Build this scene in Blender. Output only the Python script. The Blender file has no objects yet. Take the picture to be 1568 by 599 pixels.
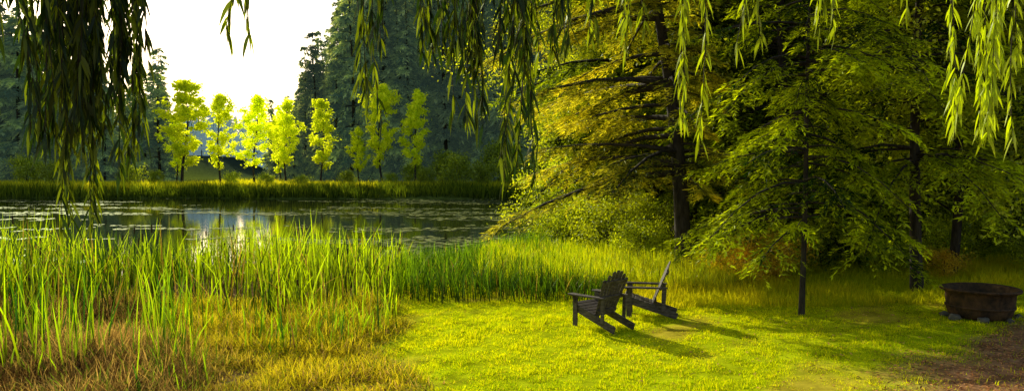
import bpy, math, numpy as np
from mathutils import Vector, Matrix
R=np.random.default_rng(7)
scene=bpy.context.scene
D=bpy.data
def link(o,parent=None):
    scene.collection.objects.link(o)
    if parent: o.parent=parent
    return o
def empty(name,loc=(0,0,0),rz=0):
    e=D.objects.new(name,None); e.location=loc; e.rotation_euler=(0,0,rz); return link(e)
def nrm(a): return a/np.maximum(np.linalg.norm(a,axis=-1,keepdims=True),1e-9)
def sst(t): t=np.clip(t,0,1); return t*t*(3-2*t)
def noise2(x,y,s=1.0,seed=0):
    r=np.random.default_rng(seed); v=0; a=0
    for k in range(7):
        f=s*(0.6+0.5*k); th=r.uniform(0,6.28); ph=r.uniform(0,6.28); w=1/(1+0.4*k)
        v=v+w*np.sin(f*(x*math.cos(th)+y*math.sin(th))+ph+1.3*np.sin(f*0.7*(x*math.sin(th)-y*math.cos(th))+ph*2)); a+=w
    return v/a*1.5
# ---------------- mesh builder
class MB:
    def __init__(s): s.V=[];s.C=[];s.F=[];s.n=0
    def add(s,v,f,c,mi=0,smooth=False):
        v=np.asarray(v,float).reshape(-1,3); f=np.asarray(f,int)
        c=np.asarray(c,float)
        if c.ndim==1: c=np.tile(c[:3],(len(v),1))
        s.V.append(v); s.C.append(c[:,:3]); s.F.append((f+s.n,mi,smooth)); s.n+=len(v)
    def mesh(s,name,mats):
        me=D.meshes.new(name)
        V=np.concatenate(s.V);C=np.concatenate(s.C)
        me.vertices.add(len(V)); me.vertices.foreach_set('co',V.astype(np.float32).ravel())
        L=np.concatenate([f.ravel() for f,_,_ in s.F])
        tot=np.concatenate([np.full(len(f),f.shape[1]) for f,_,_ in s.F])
        mi=np.concatenate([np.full(len(f),m) for f,m,_ in s.F])
        sm=np.concatenate([np.full(len(f),k) for f,_,k in s.F])
        st=np.concatenate([[0],np.cumsum(tot)[:-1]])
        me.loops.add(len(L)); me.loops.foreach_set('vertex_index',L.astype(np.int32))
        me.polygons.add(len(tot)); me.polygons.foreach_set('loop_start',st.astype(np.int32))
        me.polygons.foreach_set('loop_total',tot.astype(np.int32))
        me.polygons.foreach_set('material_index',mi.astype(np.int32))
        me.polygons.foreach_set('use_smooth',sm.astype(bool))
        ca=me.color_attributes.new('Col','FLOAT_COLOR','POINT')
        ca.data.foreach_set('color',np.concatenate([C,np.ones((len(C),1))],1).astype(np.float32).ravel())
        for m in mats: me.materials.append(m)
        me.update(calc_edges=True)
        return me
    def obj(s,name,mats,parent=None):
        return link(D.objects.new(name,s.mesh(name,mats)),parent)
def mixc(a,b,t): t=np.asarray(t)[...,None]; return np.asarray(a)*(1-t)+np.asarray(b)*t
def leaves(mb,P,d,n,L,W,C,mi=0):
    N=len(P); d=nrm(d); sd=nrm(np.cross(d,n)); up=np.cross(sd,d)
    L=np.broadcast_to(L,(N,))[:,None]; W=np.broadcast_to(W,(N,))[:,None]
    v=np.stack([P,P+d*L*.45+sd*W*.5+up*W*.12,P+d*L,P+d*L*.45-sd*W*.5+up*W*.12],1)
    f=np.arange(N*4).reshape(N,4)
    mb.add(v,f,np.repeat(C,4,0),mi)
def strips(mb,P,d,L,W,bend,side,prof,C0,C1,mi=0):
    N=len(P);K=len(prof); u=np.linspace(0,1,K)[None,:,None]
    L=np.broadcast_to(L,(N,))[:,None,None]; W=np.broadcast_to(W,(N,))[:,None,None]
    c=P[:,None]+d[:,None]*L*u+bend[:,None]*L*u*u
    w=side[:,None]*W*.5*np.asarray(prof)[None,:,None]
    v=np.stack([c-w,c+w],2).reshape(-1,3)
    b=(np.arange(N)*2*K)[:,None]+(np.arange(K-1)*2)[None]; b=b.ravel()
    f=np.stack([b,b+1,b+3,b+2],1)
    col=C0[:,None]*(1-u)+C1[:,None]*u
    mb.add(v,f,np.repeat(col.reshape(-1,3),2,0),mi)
def tube(mb,pts,rad,sides,col,mi=1):
    pts=np.asarray(pts,float);K=len(pts)
    t=nrm(np.gradient(pts,axis=0)); ref=np.array([0.31,0.95,0.05])
    a=nrm(np.cross(t,ref)); b=np.cross(t,a); th=np.arange(sides)/sides*2*math.pi
    v=pts[:,None]+(a[:,None]*np.cos(th)[None,:,None]+b[:,None]*np.sin(th)[None,:,None])*np.asarray(rad)[:,None,None]
    i=np.arange(K-1)[:,None]*sides; j=np.arange(sides)[None]; j2=(j+1)%sides
    f=np.stack([i+j,i+j2,i+sides+j2,i+sides+j],-1).reshape(-1,4)
    mb.add(v.reshape(-1,3),f,col,mi,True)
# ---------------- materials
def newmat(name):
    m=D.materials.new(name); m.use_nodes=True; nt=m.node_tree; nt.nodes.clear()
    return m,nt,nt.nodes.new,nt.links.new
def leafmat(name,trans=0.45,tint=(1.25,1.15,.6),gloss=.05,vary=0.25,rough=.4,haze_glow=None):
    m,nt,N,Lk=newmat(name)
    at=N('ShaderNodeAttribute'); at.attribute_name='Col'
    oi=N('ShaderNodeObjectInfo')
    mr=N('ShaderNodeMapRange'); mr.inputs['To Min'].default_value=1-vary; mr.inputs['To Max'].default_value=1+vary
    Lk(oi.outputs['Random'],mr.inputs['Value'])
    vm=N('ShaderNodeVectorMath'); vm.operation='SCALE'; Lk(at.outputs['Color'],vm.inputs[0]); Lk(mr.outputs[0],vm.inputs['Scale'])
    df=N('ShaderNodeBsdfDiffuse'); Lk(vm.outputs[0],df.inputs['Color'])
    v2=N('ShaderNodeVectorMath'); v2.operation='MULTIPLY'; v2.inputs[1].default_value=tint; Lk(vm.outputs[0],v2.inputs[0])
    tr=N('ShaderNodeBsdfTranslucent'); Lk(v2.outputs[0],tr.inputs['Color'])
    mx=N('ShaderNodeMixShader'); mx.inputs[0].default_value=trans; Lk(df.outputs[0],mx.inputs[1]); Lk(tr.outputs[0],mx.inputs[2])
    out=mx
    if gloss>0:
        gl=N('ShaderNodeBsdfGlossy'); gl.inputs['Roughness'].default_value=rough; gl.inputs['Color'].default_value=(.8,.85,.6,1)
        m2=N('ShaderNodeMixShader'); m2.inputs[0].default_value=gloss; Lk(mx.outputs[0],m2.inputs[1]); Lk(gl.outputs[0],m2.inputs[2]); out=m2
    if haze_glow:
        em=N('ShaderNodeEmission'); em.inputs[0].default_value=(*haze_glow,1); em.inputs[1].default_value=1  # weak emission added to the foliage to stand in for aerial haze
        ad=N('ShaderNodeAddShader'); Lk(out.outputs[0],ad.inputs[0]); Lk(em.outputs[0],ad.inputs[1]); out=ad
    o=N('ShaderNodeOutputMaterial'); Lk(out.outputs[0],o.inputs[0]); return m
def solidmat(name,c1,c2,scale=8,rough=.9,bump=.3,stretch=(1,1,1),attr=False,c3=None,spec=.25,metal=0):
    m,nt,N,Lk=newmat(name)
    tc=N('ShaderNodeTexCoord'); mp=N('ShaderNodeMapping'); mp.inputs['Scale'].default_value=stretch
    Lk(tc.outputs['Object'],mp.inputs[0])
    no=N('ShaderNodeTexNoise'); no.inputs['Scale'].default_value=scale; no.inputs['Detail'].default_value=8; no.inputs['Roughness'].default_value=.65
    Lk(mp.outputs[0],no.inputs['Vector'])
    cr=N('ShaderNodeValToRGB'); e=cr.color_ramp.elements
    e[0].position=.35;e[0].color=(*c1,1);e[1].position=.65;e[1].color=(*c2,1)
    if c3: k=e.new(.8); k.color=(*c3,1)
    Lk(no.outputs['Fac'],cr.inputs[0])
    p=N('ShaderNodeBsdfPrincipled'); p.inputs['Roughness'].default_value=rough; p.inputs['Specular IOR Level'].default_value=spec; p.inputs['Metallic'].default_value=metal
    src=cr.outputs[0]
    if attr:
        at=N('ShaderNodeAttribute'); at.attribute_name='Col'
        vm=N('ShaderNodeVectorMath'); vm.operation='MULTIPLY'; Lk(cr.outputs[0],vm.inputs[0]); Lk(at.outputs['Color'],vm.inputs[1]); src=vm.outputs[0]
    Lk(src,p.inputs['Base Color'])
    bp=N('ShaderNodeBump'); bp.inputs['Strength'].default_value=bump; bp.inputs['Distance'].default_value=.03
    Lk(no.outputs['Fac'],bp.inputs['Height']); Lk(bp.outputs[0],p.inputs['Normal'])
    o=N('ShaderNodeOutputMaterial'); Lk(p.outputs[0],o.inputs[0]); return m
M_leaf=leafmat('broad_leaf',.5,(1.35,1.3,.35))
M_poplar=leafmat('poplar_leaf',.55,(1.6,1.52,.45),0,.12)
M_needle=leafmat('conifer_needles',.52,(1.6,1.5,.35),.02)
M_far=leafmat('far_foliage_haze_glow',.35,(1.3,1.2,.6),0.0,.5,haze_glow=(.012,.020,.017))  # far trees glow slightly, imitating airlight
M_hill=leafmat('hill_foliage_haze_glow',.3,(1.1,1.1,.9),0.0,.2,haze_glow=(.11,.16,.18))  # stronger bluish glow imitates haze over the hill
M_grass=leafmat('grass_blades',.52,(1.45,1.3,.3),0,0)
M_reed=leafmat('reed_blades',.52,(1.5,1.4,.3),.03,0)
M_dry=leafmat('dry_grass',.45,(1.25,1.1,.6),0,0)
M_willow=leafmat('willow_leaf',.5,(1.45,1.4,.3),.03,0)
M_bark=solidmat('bark',(.02,.015,.01),(.07,.055,.04),12,.95,.8,(1,1,.25))
M_ground=solidmat('soil_and_turf',(.5,.5,.5),(1.25,1.25,1.25),2.4,1,.5,attr=True,spec=0)
M_chair=solidmat('weathered_wood',(.028,.021,.017),(.14,.11,.09),9,.55,.3,(1,1,4))
M_stone=solidmat('rough_stone',(.07,.06,.045),(.2,.17,.12),7,.95,.9)
M_rust=solidmat('rusty_iron',(.03,.02,.012),(.15,.075,.03),7,.8,.6,c3=(.3,.18,.08),metal=.2)
M_ash=solidmat('ash',(.03,.03,.03),(.12,.11,.10),14,1,.8)
M_cat=solidmat('cattail_head',(.05,.025,.01),(.09,.05,.02),40,1,.2)
# ---------------- terrain
NX=[-400,-60,-14,-3,-1.2,0.3,1.6,3.5,8,20,60]; NY=[14,19,20.5,21.5,24,28,42,60,76,90,95]
def _far(x): return 75+1.2*np.sin(x*.13)+.6*np.sin(x*.41+1)
_sx=np.arange(-75,31,.4); _sy=np.arange(3,110,.4)
_GX,_GY=np.meshgrid(_sx,_sy)
_px=np.concatenate([np.arange(-90,-16,1.2),np.arange(-16,-1,.5),np.arange(-1,9,.12)]); _near=np.stack([_px,np.interp(_px,NX,NY)],1)
_fx=np.arange(-90,8,1.0); _fr=np.stack([_fx,_far(_fx)],1); _pts=np.concatenate([_near,_fr])
_pts=_pts[np.interp(_pts[:,0],NX,NY)<=_far(_pts[:,0])+.1]
_d=np.full(_GX.shape,1e9)
for (a,b) in _pts: _d=np.minimum(_d,(_GX-a)**2+(_GY-b)**2)
_d=np.sqrt(_d); _in=(_GY>np.interp(_GX,NX,NY))&(_GY<_far(_GX)); _SD=np.where(_in,_d,-_d)
def sdpond(x,y):
    x=np.clip(x,-74.9,29.9); y=np.clip(y,3.1,109)
    fx=np.clip((x-_sx[0])/.4,0,len(_sx)-1.001); fy=np.clip((y-_sy[0])/.4,0,len(_sy)-1.001)
    i=fx.astype(int); j=fy.astype(int); u=fx-i; v=fy-j
    return _SD[j,i]*(1-u)*(1-v)+_SD[j,i+1]*u*(1-v)+_SD[j+1,i]*(1-u)*v+_SD[j+1,i+1]*u*v
def H(x,y):
    x=np.asarray(x,float);y=np.asarray(y,float)
    land=.04*noise2(x,y,.5,3)*sst((200-y)/100)+.45*sst((x-5)/9)*sst((y-8)/8)
    land=land+ .35*sst((y-70)/15) + np.clip(y-96,0,120)*.06*sst((x+34)/25)+np.clip(y-96,0,100)*.05*sst((-60-x)/20)
    land=land+ 42*np.exp(-((x+150)/120)**2-((y-440)/80)**2)+ 60*np.exp(-((x+520)/260)**2-((y-700)/150)**2)
    e=1-np.sqrt(((x+42)/15)**2+((y-122)/24)**2)
    land=land-1.6*sst(e*3)
    s=sdpond(x,y); bank=-.4-.22*s
    z=np.where(s>0,np.maximum(bank,-1.8),np.minimum(land,bank))
    return z
gx=np.unique(np.concatenate([np.linspace(-2500,-120,26),np.linspace(-120,-16,60),np.linspace(-16,14,200),np.linspace(14,120,60),np.linspace(120,2500,26)]))
gy=np.unique(np.concatenate([np.linspace(-600,-10,14),np.linspace(-10,6,20),np.linspace(6,30,170),np.linspace(30,140,130),np.linspace(140,800,60),np.linspace(800,4000,20)]))
X,Y=np.meshgrid(gx,gy); Z=H(X,Y)
nx,ny=len(gx),len(gy)
i=np.arange(ny-1)[:,None]*nx+np.arange(nx-1)[None]; i=i.ravel()
F=np.stack([i,i+1,i+nx+1,i+nx],1)
def dirtmask(x,y): return sst((x-3.9-1.0*noise2(x,y,1.1,5)-(y-9.7)*1.25)/1.5)
def drymask(x,y):
    edge=-1.0+ (y-10)*-.25+.5*noise2(x,y,1.5,6)
    return sst((edge-x)/.9)*sst((30-y)/4)
x,y=X.ravel(),Y.ravel()
col=mixc([.42,.47,.006],[.50,.40,.03],sst(noise2(x,y,1.6,81)*1.5-.4))
col=mixc(col,[.34,.18,.08],dirtmask(x,y)*sst((40-y)/5))
col=mixc(col,[.20,.13,.05],drymask(x,y))
col=mixc(col,[.03,.03,.015],sst((sdpond(x,y)+1)/1.0))
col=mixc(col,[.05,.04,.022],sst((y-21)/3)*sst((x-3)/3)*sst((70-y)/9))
col=mixc(col,[.10,.13,.02],sst((y-60)/10))
col=mixc(col,[.035,.055,.035],sst((y-150)/60))
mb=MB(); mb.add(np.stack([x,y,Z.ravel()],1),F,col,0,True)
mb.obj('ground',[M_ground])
# water
m,nt,N,Lk=newmat('pond_water')
p=N('ShaderNodeBsdfPrincipled'); p.inputs['Base Color'].default_value=(.022,.026,.008,1); p.inputs['Roughness'].default_value=.02; p.inputs['IOR'].default_value=1.33
tc=N('ShaderNodeTexCoord'); mp=N('ShaderNodeMapping'); mp.inputs['Scale'].default_value=(.25,1,1); Lk(tc.outputs['Object'],mp.inputs[0])
no=N('ShaderNodeTexNoise'); no.inputs['Scale'].default_value=2.2; no.inputs['Detail'].default_value=3; Lk(mp.outputs[0],no.inputs['Vector'])
bp=N('ShaderNodeBump'); bp.inputs['Strength'].default_value=.07; bp.inputs['Distance'].default_value=.05; Lk(no.outputs['Fac'],bp.inputs['Height']); Lk(bp.outputs[0],p.inputs['Normal'])
o=N('ShaderNodeOutputMaterial'); Lk(p.outputs[0],o.inputs[0]); M_water=m
mb=MB(); mb.add([[-400,8,-.4],[60,8,-.4],[60,160,-.4],[-400,160,-.4]],[[0,1,2,3]],(0,0,0)); mb.obj('pond_water',[M_water])
# lily pads
n=66000; x=R.uniform(-62,4,n); y=24+52*R.random(n)**1.4
s=sdpond(x,y); q=noise2(x*.35,y,.55,11)+.6*noise2(x,y,1.7,12)+.7*sst((x+10)/8)*sst((46-y)/12)
k=(s>.4)&(q>.30)&(R.random(n)<.8); x,y=x[k],y[k]; n=len(x)
th=np.arange(8)/8*2*math.pi; r=R.uniform(.06,.17,n)
v=np.stack([x[:,None]+r[:,None]*np.cos(th),y[:,None]+r[:,None]*np.sin(th),np.full((n,8),-.392)+R.uniform(0,.006,(n,1))],-1)
mb=MB(); mb.add(v,np.arange(n*8).reshape(n,8),np.repeat(mixc([.03,.05,.012],[.38,.40,.12],R.random(n)**2),8,0))
mb.obj('lily_pads',[leafmat('lily_pad',.1,gloss=.07,vary=0)])
# ---------------- grasses
def blades(mb,x,y,h,w,lean,c0,c1,prof=(1,.8,0),jit=.12,zoff=-.01,lm=1.0):
    n=len(x); z=H(x,y)+zoff; a=R.uniform(0,2*math.pi,n)
    d=np.stack([jit*np.cos(a)*R.random(n),jit*np.sin(a)*R.random(n),np.ones(n)],1)
    b=R.uniform(0,2*math.pi,n); l=lean*R.random(n)**1.5*lm
    bend=np.stack([np.cos(b)*l,np.sin(b)*l,-.45*l],1)
    s=R.uniform(0,math.pi,n); side=np.stack([np.cos(s),np.sin(s),np.zeros(n)],1)
    strips(mb,np.stack([x,y,z],1),d,h,w,bend,side,prof,c0,c1)
# lawn
n=300000; y=8+9.5*R.random(n)**1.05; x=-3.2+R.random(n)*(13)
k=(R.random(n)>drymask(x,y)*1.0)&(R.random(n)>dirtmask(x,y)*.93)&(np.abs(x)<y*.66+.5); x,y=x[k],y[k]
q=.5+.5*noise2(x,y,2.0,21); q2=np.clip(.5+.5*noise2(x,y,10,22),0,1); q3=noise2(x,y,1.6,81)
h=R.uniform(.02,.065,len(x))*(.25+1.2*q2)*np.clip(1-.5*q3,.3,1.5)
c=mixc([.30,.50,.005],[.99,.98,.010],np.clip(q*.4+.3*q2+R.uniform(-.25,.6,len(x)),0,1))
c=np.where((R.random(len(x))<.06+.2*sst(q3*1.5-.3))[:,None],np.array([[.6,.48,.08]]),c)
mb=MB(); blades(mb,x,y,h,R.uniform(.008,.014,len(x)),.8,c*.6,c,(1,.7,0),.6)
mb.obj('lawn_grass',[M_grass])
# golden meadow to the right behind lawn
n=60000; x=R.uniform(2.2,11.5,n); y=R.uniform(14.4,23,n)
k=(y>14.8+.5*noise2(x,y,1,31))&(y<19.5+.12*x+noise2(x,y,.8,33)) ; x,y=x[k],y[k]
q=.5+.5*noise2(x,y,1.3,32)
h=R.uniform(.08,.3,len(x))*np.clip(.5+.8*q,.2,1.3)
c=mixc([.50,.58,.010],[.99,.88,.03],np.clip(q+R.uniform(-.4,.3,len(x)),0,1))
mb=MB(); blades(mb,x,y,h,R.uniform(.008,.016,len(x)),.9,c*.6,c,(1,.8,0),.4)
mb.obj('meadow_grass',[M_grass])
# dry grass, left foreground
n=105000; y=8+7*R.random(n); x=-9.5+R.random(n)*9.2
k=(R.random(n)<drymask(x,y)); x,y=x[k],y[k]
q=np.clip(.5+.5*noise2(x,y,2.2,41),0,1)
h=R.uniform(.10,.5,len(x))*(.15+1.0*q)*(1-.5*sst((x+2.6)/1.2))
t=np.clip(.4+.5*noise2(x,y,1.1,42)*1.3+R.uniform(-.7,.7,len(x)),0,1)
c=mixc([.10,.05,.02],[.95,.64,.20],t)
c=mixc(c,[.98,.86,.03],sst((x+4.2-.7*(10-y)+.8*noise2(x,y,1,43))/1.4)*(R.random(len(x))<.8))
c=np.where((R.random(len(x))<.10)[:,None],np.array([[.25,.42,.02]]),c)
mb=MB(); blades(mb,x,y,h,R.uniform(.006,.018,len(x)),1.6,c*.3,c,(1,.9,.6,0),.9)
mb.obj('dry_grass',[M_dry])
# cattail reeds
def reeds(name,x,y,h,cdark,cbright,wid=(.012,.024),lean=.35,nheads=0,dry=.1,jit=.16):
    q=np.clip(.4+.5*noise2(x,y,1.2,51)+R.uniform(-.65,.65,len(x)),0,1)
    c=mixc(cdark,cbright,q)
    isd=R.random(len(x))<dry; c=np.where(isd[:,None],mixc([.25,.15,.05],[.6,.45,.14],R.random(len(x))),c)
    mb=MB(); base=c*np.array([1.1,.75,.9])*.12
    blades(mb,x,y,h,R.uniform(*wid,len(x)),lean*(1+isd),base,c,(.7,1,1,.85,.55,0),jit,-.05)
    for k in range(nheads):
        j=R.integers(len(x)); bx,by=x[j],y[j]; z=float(H(bx,by)); hh=max(h[j],.9)*.95
        tx,ty=R.uniform(-.1,.1,2)
        P=[[bx,by,z],[bx+tx*.5,by+ty*.5,z+hh*.5],[bx+tx,by+ty,z+hh]]
        tube(mb,P,[.005,.005,.003],5,(.1,.14,.03),0)
        tube(mb,[[bx+tx*.86,by+ty*.86,z+hh*.80],[bx+tx*.87,by+ty*.87,z+hh*.81],[bx+tx*.94,by+ty*.94,z+hh*.91],[bx+tx*.95,by+ty*.95,z+hh*.92]],[.002,.015,.015,.002],8,(.06,.03,.015),1)
    return mb.obj(name,[M_reed,M_cat])
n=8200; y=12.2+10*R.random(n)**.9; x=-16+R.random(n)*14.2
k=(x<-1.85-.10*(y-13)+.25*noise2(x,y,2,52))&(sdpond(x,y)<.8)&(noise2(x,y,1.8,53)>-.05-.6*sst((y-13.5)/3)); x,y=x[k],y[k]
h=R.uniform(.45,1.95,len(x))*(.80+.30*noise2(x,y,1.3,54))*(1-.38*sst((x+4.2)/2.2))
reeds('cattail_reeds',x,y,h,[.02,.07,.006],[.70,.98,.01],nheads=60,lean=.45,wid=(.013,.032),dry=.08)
# sparse front clumps
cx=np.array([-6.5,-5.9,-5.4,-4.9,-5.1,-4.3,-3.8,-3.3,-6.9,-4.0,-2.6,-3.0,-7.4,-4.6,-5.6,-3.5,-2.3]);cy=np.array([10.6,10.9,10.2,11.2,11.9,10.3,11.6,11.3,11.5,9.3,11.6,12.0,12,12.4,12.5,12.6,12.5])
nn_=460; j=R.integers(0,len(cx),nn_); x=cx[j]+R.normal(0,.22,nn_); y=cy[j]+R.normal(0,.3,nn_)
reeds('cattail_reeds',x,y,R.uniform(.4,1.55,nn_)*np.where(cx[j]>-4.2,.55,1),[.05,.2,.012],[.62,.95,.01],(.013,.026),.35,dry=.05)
# mid reeds by shore
n=15000; x=R.uniform(-2.6,6,n); y=R.uniform(14.9,28,n)
k=(sdpond(x,y)<.5)&(y>15.2+.2*noise2(x,y,2,61)+.45*np.clip(x-1,0,9))&(x<1+.27*(y-12)); x,y=x[k],y[k]
h=R.uniform(.5,1.0,len(x))*(1-.35*sst((x-.5)/2))*(.9+.15*noise2(x,y,1.7,62))
reeds('shore_sedge',x,y,h,[.02,.07,.006],[.26,.48,.010],(.010,.02),.5,dry=.04)  # greens darkened so the shade on these reeds sits in the colour
# bright sedge behind the chairs
n=22000; x=R.uniform(-.8,5.2,n); y=R.uniform(16.4,23,n)
k=(y>17.2-.25*x)&(y>15.6+.3*(x-1.5))&(R.random(n)<.9); x,y=x[k],y[k]
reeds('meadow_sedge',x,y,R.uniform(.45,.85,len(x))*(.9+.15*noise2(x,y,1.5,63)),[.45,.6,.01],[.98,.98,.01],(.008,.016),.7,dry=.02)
# far bank
n=60000; x=R.uniform(-64,12,n); y=R.uniform(74.2,94,n); 
k=(sdpond(x,y)<.3)&(np.sqrt(((x+42)/15)**2+((y-122)/24)**2)>1.0); x,y=x[k],y[k]
t=sst((y-78+1.5*noise2(x,y,.4,72))/2.0); h=mixc(np.array([1.15]),np.array([.8]),t)[:,0]*R.uniform(.4,1.1,len(x))*(1+.3*noise2(x,y,.5,71))
c=mixc(mixc([.04,.08,.012],[.25,.34,.03],R.random(len(x))),mixc([.5,.55,.02],[.98,.9,.05],R.random(len(x))),t)  # shadowed front reeds and sunlit strip behind are painted into blade colour
mb=MB(); blades(mb,x,y,h,R.uniform(.04,.1,len(x)),.5,c*.6,c,(1,.8,0),.3); mb.obj('far_bank_grass',[M_grass])
# ---------------- tree generators
def fir(Ht,Rad,nb,nt_,nl,ls,cd,cb,base=.1,droop=.25,lean=(0,0),trunk=.14,power=.8,tipb=1.0,rise=.15,seed=0,wl=.38,sweep=None,tw=.34,s0=.12,bt=1.0,lv=(.5,1.15),flat=.45):
    r=np.random.default_rng(seed); mb=MB()
    def tp(t): return np.stack([lean[0]*np.asarray(t)**1.3+.012*Ht*np.sin(np.asarray(t)*5+seed),lean[1]*np.asarray(t)+.008*Ht*np.sin(np.asarray(t)*4),Ht*np.asarray(t)-.15],-1)
    tt=np.linspace(0,1,14); tube(mb,tp(tt),trunk*(1-tt)**.85+.01+.06*trunk*10*np.exp(-tt*60)*.3,9,(1,1,1))
    t=base+(1-base)*r.random(nb)**.95*.985; ang=r.uniform(0,2*math.pi,nb)
    L=Rad*((1-t)**power)*r.uniform(*lv,nb)+.02*Ht*.5
    dr=np.stack([np.cos(ang),np.sin(ang),np.zeros(nb)],1)
    if sweep is not None: L=L*(1+.7*np.clip(dr@np.array([*sweep,0]),-.9,1))
    P0=tp(t); rs=rise*r.uniform(-.3,1.6,nb)-.0; dp=droop*r.uniform(.5,1.5,nb)
    def bp(s,i):
        s=s[...,None]; return P0[i]+dr[i]*L[i][...,None]*s+np.array([0,0,1.])*(L[i]*rs[i])[...,None]*s-np.array([0,0,1.])*(L[i]*dp[i])[...,None]*s*s
    ss=np.linspace(0,1,5)
    for k in range(nb):
        tube(mb,bp(ss,np.full(5,k)),(.012+.012*L[k])*(1-ss*.85)*max(.6,trunk*6)*bt,4,(1,1,1))
    wt=L/L.sum(); I=r.choice(nb,nb*nt_,p=wt); s=s0+(1-s0)*r.random(len(I))**.8
    B=bp(s,I); sg=np.where(r.random(len(I))<.5,-1,1); a=ang[I]+sg*r.uniform(.4,1.25,len(I))
    tl=L[I]*tw*(1.15-.75*s)*r.uniform(.5,1.3,len(I))+ls*.6
    td=nrm(np.stack([np.cos(a),np.sin(a),-r.uniform(.05,.7,len(I))*droop*3],1))
    J=np.repeat(np.arange(len(I)),nl); u=r.random(len(J))
    P=B[J]+td[J]*(tl[J]*u)[:,None]+np.array([0,0,-1.])*(tl[J]*u*u*droop*.8)[:,None]
    sg=np.where(r.random(len(J))<.5,-1,1); aa=a[J]+sg*r.uniform(.2,1.1,len(J))
    d=np.stack([np.cos(aa),np.sin(aa),-r.uniform(-.1,1.0,len(J))*droop*2.2],1)
    nn=np.stack([r.normal(0,flat,len(J)),r.normal(0,flat,len(J)),np.ones(len(J))],1)
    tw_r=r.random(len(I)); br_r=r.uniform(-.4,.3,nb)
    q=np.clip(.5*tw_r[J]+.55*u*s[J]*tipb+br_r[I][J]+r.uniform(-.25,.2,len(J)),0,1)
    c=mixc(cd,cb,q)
    leaves(mb,P,d,nn,ls*r.uniform(.6,1.3,len(J)),ls*wl*r.uniform(.7,1.3,len(J)),c,0)
    return mb
def broad(Ht,Rad,nl,ls,cd,cb,trunk=.12,base=.25,limbs=26,sub=5,shape='oval',seed=0,clump=.35,up=.7,lean=(0,0),wl=.6,hang=0,lv=(.55,1.2)):
    r=np.random.default_rng(seed); mb=MB()
    def tp(t): t=np.asarray(t); return np.stack([lean[0]*t+.02*Ht*np.sin(t*5+seed),lean[1]*t+.015*Ht*np.sin(t*6+seed*2),Ht*.95*t-.15],-1)
    tt=np.linspace(0,1,12); tube(mb,tp(tt),trunk*(1-tt)**.8+.01,8,(1,1,1))
    C=[];S=[]
    for k in range(limbs):
        t=base+(1-base)*(k+r.random())/limbs; a=k*2.4+r.uniform(-.5,.5)
        if shape=='oval': prof=math.sin(math.pi*min(1,max(0.03,(t-base*.6)/(1-base*.6)))**.8)**.7
        elif shape=='column': v=(t-base)/(1-base); prof=min(1,.4+v*1.8)*(1-v)**.7
        else: prof=(1-t)**.5
        L=Rad*max(prof,.12)*r.uniform(*lv)
        p0=tp(t); dr=np.array([math.cos(a),math.sin(a),up*r.uniform(.6,1.3)])
        ss=np.linspace(0,1,5)[:,None]; pts=p0+dr*L*ss+np.array([0,0,.25*up-.2*hang])*L*ss**2
        tube(mb,pts,(.25*trunk*(1-t*.6))*(1-ss[:,0]*.8)+.003,4,(1,1,1))
        for j in range(sub):
            s=r.uniform(.3,1); q0=p0+dr*L*s+np.array([0,0,.25*up-.2*hang])*L*s*s
            b=a+r.uniform(-1.4,1.4); l2=L*r.uniform(.2,.45)
            q1=q0+np.array([math.cos(b),math.sin(b),up*r.uniform(.1,1)-hang])*l2
            tube(mb,np.linspace(q0,q1,3),[.01,.007,.004],3,(1,1,1))
            C.append(q1);S.append(clump*r.uniform(.4,1.3)); C.append((q0+q1)/2); S.append(clump*.8)
    C=np.array(C);S=np.array(S); sh=r.random(len(C))
    J=r.choice(len(C),nl); off=r.normal(0,1,(nl,3))*S[J][:,None]*Rad*.5*np.array([1,1,.8]); off[:,2]-=hang*np.abs(off[:,2])
    d=r.normal(0,1,(nl,3)); d[:,2]-=.3; nn=r.normal(0,1,(nl,3))+np.array([0,0,.5])
    q=np.clip(.6*sh[J]+r.uniform(-.1,.5,nl),0,1)
    leaves(mb,C[J]+off,d,nn,ls*r.uniform(.6,1.3,nl),ls*wl*r.uniform(.7,1.2,nl),mixc(cd,cb,q))
    return mb
def place(me,name,x,y,s=1,rz=0,parent=None,sz=None,dz=0):
    o=D.objects.new(name,me); o.location=(x,y,float(H(x,y))+dz); o.rotation_euler=(0,0,rz); o.scale=(s,s,sz or s)
    return link(o,parent)
# distant conifers
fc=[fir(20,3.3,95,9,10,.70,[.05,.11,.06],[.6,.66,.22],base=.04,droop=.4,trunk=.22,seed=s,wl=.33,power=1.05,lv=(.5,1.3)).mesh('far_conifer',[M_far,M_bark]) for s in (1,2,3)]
hc=[fir(20,3.8,90,7,8,1.0,[.13,.22,.24],[.26,.38,.32],base=.03,droop=.3,trunk=.25,seed=s,wl=.4).mesh('haze_tinted_conifer',[M_hill,M_bark]) for s in (4,5)]  # pale bluish needle colours carry the distance haze
F1=empty('conifer_forest')
rr=np.random.default_rng(5)
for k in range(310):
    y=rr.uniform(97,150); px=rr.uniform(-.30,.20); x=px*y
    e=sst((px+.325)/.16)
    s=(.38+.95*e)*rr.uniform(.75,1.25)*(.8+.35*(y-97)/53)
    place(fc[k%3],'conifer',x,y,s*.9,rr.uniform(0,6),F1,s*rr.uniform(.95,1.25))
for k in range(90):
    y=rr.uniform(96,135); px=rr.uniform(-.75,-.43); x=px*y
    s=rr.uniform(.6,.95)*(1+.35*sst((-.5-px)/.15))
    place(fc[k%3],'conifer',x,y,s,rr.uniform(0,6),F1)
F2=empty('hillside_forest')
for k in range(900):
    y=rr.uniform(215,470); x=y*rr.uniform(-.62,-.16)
    place(hc[k%2],'conifer',x,y,rr.uniform(.4,.75),rr.uniform(0,6),F2)
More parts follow.
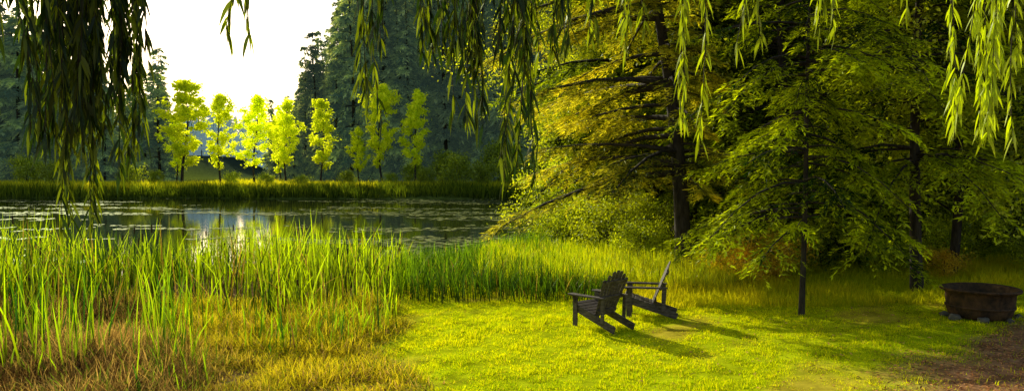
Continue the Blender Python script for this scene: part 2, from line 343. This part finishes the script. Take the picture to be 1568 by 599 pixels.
# poplars on the spit
yp=[broad(10,1.9,4200,.27,[.52,.62,.015],[.97,.98,.06],trunk=.10,base=.2,limbs=26,sub=4,seed=s,clump=.20,up=1.3,wl=.8,shape='column',lv=(.35,1.5)).mesh('poplar_tree',[M_poplar,M_bark]) for s in (11,12,13,14)]
for k,(x,y,s,w) in enumerate([(-35.8,88,1.24,1.3),(-32.6,89.5,1.10,1.05),(-28.2,88.5,1.07,1.2),(-24.9,88.5,1.0,1.05),(-20.8,88,1.02,1.0),(-14.3,87.5,1.2,.95),(-10.4,87,1.12,.98),(-17.6,92,.7,1.1),(-37.9,91,.85,1.0),(-26.5,92,.85,1.0)]):
    o=place(yp[k%4],'poplar_tree',x,y,s*w,k*1.7,None,s*.97)
# shrubs on the far bank
sh=[broad(2.8,1.7,2600,.22,[.12,.18,.015],[.6,.68,.03],trunk=.05,base=.02,limbs=16,sub=4,seed=s,clump=.4,up=.6).mesh('shrub',[M_leaf,M_bark]) for s in (21,22)]
SB=empty('far_bank_shrubs')
for (x,y,s) in [(-5.5,80,1.15),(-3.2,82,.8),(-40,84,.8),(-37.8,85,.6),(-17,83,.6),(-9,84,.7),(-48,84,.9),(-26,85,.5),(0,84,1),(3,83,1.1),(-52,86,1.1),(-13,86,.5),(-7.5,92,1.3),(-30,86,.55),(-22,84,.45),(-1.5,90,1.6),(-11,91,.9)]:
    place(sh[int(abs(x))%2],'shrub',x,y,s,x,SB)
# ---------------- right-hand woodland
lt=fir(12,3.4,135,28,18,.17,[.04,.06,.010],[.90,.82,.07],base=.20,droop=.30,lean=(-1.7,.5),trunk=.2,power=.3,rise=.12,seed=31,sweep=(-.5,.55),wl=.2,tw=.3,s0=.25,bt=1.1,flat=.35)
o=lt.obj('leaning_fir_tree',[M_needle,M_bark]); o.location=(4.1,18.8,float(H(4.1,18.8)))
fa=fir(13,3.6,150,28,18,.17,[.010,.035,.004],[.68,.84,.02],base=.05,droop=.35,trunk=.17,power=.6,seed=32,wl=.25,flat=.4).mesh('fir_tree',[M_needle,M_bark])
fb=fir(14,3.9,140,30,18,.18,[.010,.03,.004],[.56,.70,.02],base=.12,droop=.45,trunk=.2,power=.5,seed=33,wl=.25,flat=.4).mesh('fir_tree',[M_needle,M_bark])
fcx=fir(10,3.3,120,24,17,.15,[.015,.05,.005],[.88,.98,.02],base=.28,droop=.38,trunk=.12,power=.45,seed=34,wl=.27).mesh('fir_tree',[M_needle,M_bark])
al=broad(12,3.8,46000,.12,[.05,.10,.008],[.95,.98,.03],trunk=.13,base=.15,limbs=34,sub=7,seed=35,clump=.22,up=.5,hang=.3).mesh('alder_tree',[M_leaf,M_bark])
place(fa,'fir_tree',7.2,21.5,1.0,.3); place(fb,'fir_tree',10.8,21.0,1.0,2.0)
place(fcx,'fir_tree',8.0,15.8,.95,1.0); place(fb,'fir_tree',13.5,19.5,1.05,4.1)
place(fa,'fir_tree',12.6,24.5,1.15,2.2)
place(al,'alder_tree',6.0,25.5,1.15,0); place(al,'alder_tree',9.6,17.6,.8,2.5); place(al,'alder_tree',3.4,30,1.05,4.0)
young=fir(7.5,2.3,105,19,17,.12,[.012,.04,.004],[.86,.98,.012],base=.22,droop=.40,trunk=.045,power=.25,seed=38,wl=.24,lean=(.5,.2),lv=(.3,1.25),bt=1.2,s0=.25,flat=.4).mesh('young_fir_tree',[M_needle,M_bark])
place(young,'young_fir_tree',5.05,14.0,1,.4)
W=empty('woodland')
for k in range(40):
    y=rr.uniform(26,60); px=rr.uniform(.10,.75); x=px*y
    if x<4.5+ (y-26)*.14: x+=4
    place([fa,fb][k%2],'fir_tree',x,y,rr.uniform(1,1.5),rr.uniform(0,6),W)
# understory bushes
bu=[broad(1.5,1.1,5200,.075,[.12,.18,.01],[.85,.9,.02],trunk=.02,base=.02,limbs=16,sub=4,seed=s,clump=.38,up=.5).mesh('bush',[M_leaf,M_bark]) for s in (41,42)]
bo=broad(1.2,.9,4200,.075,[.45,.25,.01],[.98,.72,.03],trunk=.02,base=.02,limbs=14,sub=4,seed=43,clump=.38,up=.5).mesh('autumn_bush',[M_leaf,M_bark])
US=empty('understory_bushes')
for k,(x,y,s) in enumerate([(5.4,18.9,.9),(6.1,19.4,.9),(3.4,21.2,.8),(7.4,19.2,.8),(8.6,18.6,.75),(9.6,18.2,.8),(10.6,18.8,.9),(11.6,17.5,.8),(2.7,22.6,1.1),(1.9,24.5,1.1),(1.4,27,1.2),(3.8,23.5,1.2),(12.6,17,.9),(10.9,16.3,.6),(2.2,30,1.5),(2.6,36,1.8),(3.3,44,2)]):
    place(bu[k%2],'bush',x,y,s,k,US)
place(bo,'autumn_bush',5.0,17.4,.7,1); place(bo,'autumn_bush',5.8,17.9,.9,3); place(bo,'autumn_bush',9.3,17.2,.5,3)
# ---------------- willow (trunk beside the viewer, limbs overhead)
mb=MB(); r=np.random.default_rng(77)
tube(mb,[[3.4,-2.2,-.2],[3.3,-2,1.2],[3.0,-1.6,2.8],[2.7,-1.2,4.4],[2.4,-.8,6.4]],[.42,.33,.28,.22,.1],12,(1,1,1))
limbs=[[[3.0,-1.6,2.9],[1.6,.2,4.3],[.2,1.8,4.7],[-.9,2.7,4.5],[-1.9,3.2,4.2]],[[2.9,-1.4,3.4],[2.4,1,4.6],[1.3,2.6,4.8],[.3,3.2,4.4],[-.6,3.3,4.2]],
[[2.8,-1.3,3.6],[2.9,1.2,4.7],[2.4,3.2,4.7],[1.6,4.0,4.4],[.7,3.7,4.2]],[[2.8,-1.3,3.9],[3.3,2,5.2],[3.0,4.5,5.4],[2.6,6.0,5.0],[2.0,7,4.7]]]
for l in limbs: tube(mb,l,[.16,.12,.08,.045,.02],8,(1,1,1))
#           x     y    sx   sy   n   zb   sd  brightness (sun and shade put into leaf colour)
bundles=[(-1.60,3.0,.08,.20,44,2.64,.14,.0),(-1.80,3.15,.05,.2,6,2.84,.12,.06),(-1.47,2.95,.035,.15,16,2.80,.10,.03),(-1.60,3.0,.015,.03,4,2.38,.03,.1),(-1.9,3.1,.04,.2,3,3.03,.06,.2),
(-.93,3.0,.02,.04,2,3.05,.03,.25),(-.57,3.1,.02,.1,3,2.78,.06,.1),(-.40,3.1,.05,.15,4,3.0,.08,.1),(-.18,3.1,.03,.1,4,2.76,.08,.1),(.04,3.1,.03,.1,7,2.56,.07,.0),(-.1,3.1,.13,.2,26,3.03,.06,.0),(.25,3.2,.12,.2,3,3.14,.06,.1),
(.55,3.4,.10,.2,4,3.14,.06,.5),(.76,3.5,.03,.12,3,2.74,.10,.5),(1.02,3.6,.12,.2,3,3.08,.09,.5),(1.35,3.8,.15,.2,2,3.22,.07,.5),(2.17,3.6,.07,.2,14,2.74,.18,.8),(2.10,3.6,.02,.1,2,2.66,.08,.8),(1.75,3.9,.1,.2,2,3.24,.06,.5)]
for (bx,by,sx,sy,nn,zb,sd,br) in bundles:
    for k in range(nn):
        x0=bx+r.normal(0,sx); y0=by+r.normal(0,sy); z0=r.uniform(4.1,4.5); z1=zb+abs(r.normal(0,sd))*(1 if r.random()<.85 else -.3)
        ns=14; u=np.linspace(0,1,ns); dx,dy=r.normal(0,.05,2)
        ph=r.uniform(0,6,2)
        pts=np.stack([x0+dx*u*u+.018*np.sin(u*7+ph[0]),y0+dy*u*u+.018*np.sin(u*6+ph[1]),z0+(z1-z0)*u],1)
        allp=np.array([q for l in limbs for q in l[1:]]); j=np.argmin(((allp-np.array([x0,y0,4.5]))**2).sum(1)); q=allp[j]
        top=np.array([q,(q+pts[0])/2+[0,0,.12],pts[0]]); tube(mb,top,[.008,.006,.004],4,(1,1,1))
        tube(mb,pts,.0035-.0022*u,4,(1,1,1))
        L=z0-z1; m=int(L/.016); uu=np.sort(r.random(m)); P=np.stack([np.interp(uu,u,pts[:,c]) for c in range(3)],1)
        a=r.uniform(0,6.28,m); sp=r.uniform(.2,.8,m)
        d=nrm(np.stack([np.cos(a)*sp,np.sin(a)*sp,-np.ones(m)],1)); bend=np.stack([-np.cos(a)*.1,-np.sin(a)*.1,-.25*np.ones(m)],1)
        b=r.uniform(0,6.28,m); side=nrm(np.cross(d,np.stack([np.cos(b),np.sin(b),np.zeros(m)],1)))
        c=mixc([.015,.035,.004],[.62,.76,.015],np.clip(br*.85+r.uniform(-.2,.25,m),0,1))  # leaf colour runs from shaded to sunlit by bundle
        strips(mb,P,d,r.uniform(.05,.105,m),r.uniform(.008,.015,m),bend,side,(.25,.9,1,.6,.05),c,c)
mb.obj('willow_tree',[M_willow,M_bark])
# ---------------- chairs
def plank(mb,p,q,w,t,wdir,w2=None,round_top=False,bev=.004):
    p=np.array(p,float);q=np.array(q,float); d=q-p; L=np.linalg.norm(d); d/=L
    wd=np.array(wdir,float); wd-=d*(wd@d); wd/=np.linalg.norm(wd); n=np.cross(d,wd); w2=w2 or w
    if round_top:
        out=[(-w/2,0),(w/2,0),(w2/2,L-w2*.35),(w2*.36,L-w2*.1),(w2*.15,L),(-w2*.15,L),(-w2*.36,L-w2*.1),(-w2/2,L-w2*.35)]
    else:
        e=min(.012,w*.2); out=[(-w/2+e,0),(w/2-e,0),(w/2,e),(w2/2,L-e),(w2/2-e,L),(-w2/2+e,L),(-w2/2,L-e),(-w/2,e)]
    K=len(out); V=[]
    for lay,(off,ins) in enumerate([(-t/2,bev),(-t/2+bev,0),(t/2-bev,0),(t/2,bev)]):
        cy=L/2
        for (a,b) in out:
            sa=a*(1-2*ins/max(w,1e-3)); sb=b+(ins if b<cy else -ins)
            V.append(p+wd*sa+d*sb+n*off)
    F4=[[l*K+i,l*K+(i+1)%K,(l+1)*K+(i+1)%K,(l+1)*K+i] for l in range(3) for i in range(K)]
    mb.add(V,F4,(1,1,1)); 
    V=np.array(V); mb.add(V[:K],[list(range(K))[::-1]],(1,1,1)); mb.add(V[-K:],[list(range(K))],(1,1,1))
def chair(x,y,deg):
    e=empty('adirondack_chair',(x,y,float(H(x,y))+.0),math.radians(deg))
    def part(name,fn):
        mb=MB(); fn(mb); return mb.obj(name,[M_chair],e)
    for sx,nm in ((-.25,'left'),(.25,'right')):
        part('stringer_'+nm,lambda mb:plank(mb,(sx,.36,.33),(sx,-.56,.045),.12,.028,(0,0,1)))
        part('front_leg_'+nm,lambda mb:plank(mb,(sx*1.11,.30,0),(sx*1.11,.30,.53),.10,.028,(0,1,0)))
        part('armrest_'+nm,lambda mb:plank(mb,(sx*1.22,.40,.545),(sx*1.14,-.38,.545),.13,.026,(1,0,0),.08))
        part('arm_bracket_'+nm,lambda mb:plank(mb,(sx*1.22,.30,.40),(sx*1.22,.30,.53),.02,.025,(1,0,0),.09))
        part('rear_post_'+nm,lambda mb:plank(mb,(sx*1.11,-.31,.13),(sx*1.11,-.33,.53),.07,.026,(0,1,0)))
    for k in range(6):
        yy=.34-k*.088; zz=.385-(.36-yy)*.30+.002
        part('seat_slat_%d'%(k+1),lambda mb:plank(mb,(-.27,yy,zz),(.27,yy,zz),.078,.02,(0,1,.28)))
    hs=[.68,.76,.82,.84,.82,.76,.68]
    rec=math.radians(23)
    for k in range(7):
        a=(k-3)
        bx=a*.068; tx=a*.094; L=hs[k]
        y0,z0=-.11,.22
        part('back_slat_%d'%(k+1),lambda mb:plank(mb,(bx,y0,z0),(tx,y0-L*math.sin(rec),z0+L*math.cos(rec)),.056,.02,(1,0,0),.074,True))
    for z,ww,nm in ((.30,.48,'lower'),(.53,.62,'upper'),(.80,.54,'top')):
        yy=-.11-(z-.22)*math.tan(rec)-.028
        part('back_rail_'+nm,lambda mb:plank(mb,(-ww/2,yy,z),(ww/2,yy,z),.06,.024,(0,-.4,1)))
    part('front_apron',lambda mb:plank(mb,(-.23,.362,.29),(.23,.362,.29),.10,.02,(0,0,1)))
    e.scale=(.95,.95,.97)
    return e
chair(1.42,13.0,42); chair(2.34,13.95,80)
# ---------------- rusty fire pit at right
e=empty('fire_pit',(7.85,13.4,float(H(7.85,13.4))-.01)); e.scale=(.92,.92,1.0)
def lathe(name,prof,mat,K=40,wob=.006):
    mb=MB(); th=np.arange(K)/K*2*math.pi; V=[]
    for (r_,z_) in prof:
        w=1+wob*np.sin(3*th+z_*9)+wob*.7*np.sin(7*th+2)
        V.append(np.stack([r_*np.cos(th)*w,r_*np.sin(th)*w,np.full(K,z_)+.006*np.sin(2*th)],1))
    n=len(prof); i=np.arange(n-1)[:,None]*K; j=np.arange(K)[None]; j2=(j+1)%K
    mb.add(np.concatenate(V),np.stack([i+j,i+j2,i+K+j2,i+K+j],-1).reshape(-1,4),(1,1,1),0,True)
    return mb.obj(name,[mat],e)
lathe('bowl',[(.46,0),(.50,.02),(.545,.14),(.56,.26),(.57,.40),(.60,.44),(.655,.455),(.665,.475),(.655,.495),(.60,.49),(.555,.45),(.54,.33),(.50,.26)],M_rust)
lathe('band',[(.556,.17),(.572,.175),(.575,.205),(.562,.21)],M_rust)
lathe('ash_bed',[(.52,.30),(.3,.335),(.12,.35),(.0,.355)],M_ash)
def rock(cx,cy,s,seed):
    import bmesh
    bm=bmesh.new(); bmesh.ops.create_icosphere(bm,subdivisions=3,radius=s); rg=np.random.default_rng(seed); ph=rg.uniform(0,6,6); sc=rg.uniform(.7,1.2,3)
    for v in bm.verts:
        c=v.co/s; k=1+.16*math.sin(c.x*3+ph[0])*math.sin(c.y*3+ph[1])+.10*math.sin(c.z*5+ph[2]+c.x*4)
        v.co=Vector((c.x*sc[0]+0,c.y*sc[1],c.z*.65*sc[2]))*s*k+Vector((cx,cy,s*.3))
    me=D.meshes.new('rock'); bm.to_mesh(me); bm.free(); me.materials.append(M_stone)
    for p_ in me.polygons: p_.use_smooth=True
    link(D.objects.new('base_stone_%d'%seed,me),e)
for k,(a,s) in enumerate([(200,.10),(245,.09),(290,.08),(335,.09),(20,.1),(170,.1)]):
    rock(.60*math.cos(math.radians(a)),.60*math.sin(math.radians(a)),s,k)
# fallen leaf litter on the bare ground at right
n=34000; x=R.uniform(1.5,11,n); y=R.uniform(7.8,15,n); k=(R.random(n)<dirtmask(x,y)*.9+.04); x,y=x[k],y[k]; n=len(x)
d=R.normal(0,1,(n,3)); d[:,2]*=.15; nn=R.normal(0,.35,(n,3)); nn[:,2]=1
mb=MB(); leaves(mb,np.stack([x,y,H(x,y)+R.uniform(.004,.03,n)],1),d,nn,R.uniform(.03,.09,n),R.uniform(.008,.03,n),mixc([.10,.04,.02],[.85,.45,.18],R.random(n)))
mb.obj('leaf_litter',[M_dry])
# ---------------- light
el=math.radians(26); az=math.radians(-31)
sd=Vector((math.sin(az)*math.cos(el),math.cos(az)*math.cos(el),math.sin(el)))
w=D.worlds.new('World'); scene.world=w; w.use_nodes=True; nt=w.node_tree
bg=nt.nodes['Background']; sk=nt.nodes.new('ShaderNodeTexSky'); sk.sky_type='NISHITA'; sk.sun_disc=False
sk.sun_elevation=el; sk.sun_rotation=az; sk.air_density=1.2; sk.dust_density=2.5; sk.ozone_density=1
nt.links.new(sk.outputs[0],bg.inputs[0]); bg.inputs[1].default_value=.14
s=D.lights.new('sun','SUN'); s.energy=5; s.angle=math.radians(.5); s.color=(1,.97,.74)
so=link(D.objects.new('sun',s)); so.rotation_euler=(-sd).to_track_quat('-Z','Y').to_euler(); so.location=(-20,30,40)
# ---------------- camera
c=D.cameras.new('camera'); c.sensor_width=36; c.lens=36*1230/1568; c.clip_end=6000; c.clip_start=.05
co=link(D.objects.new('camera',c)); co.location=(0,0,2.6); co.rotation_euler=(math.radians(90-2.07),0,0)
scene.camera=co
scene.view_settings.view_transform='Standard'; scene.view_settings.look='None'; scene.view_settings.exposure=0
print('faces',sum(len(m.polygons) for m in D.meshes))
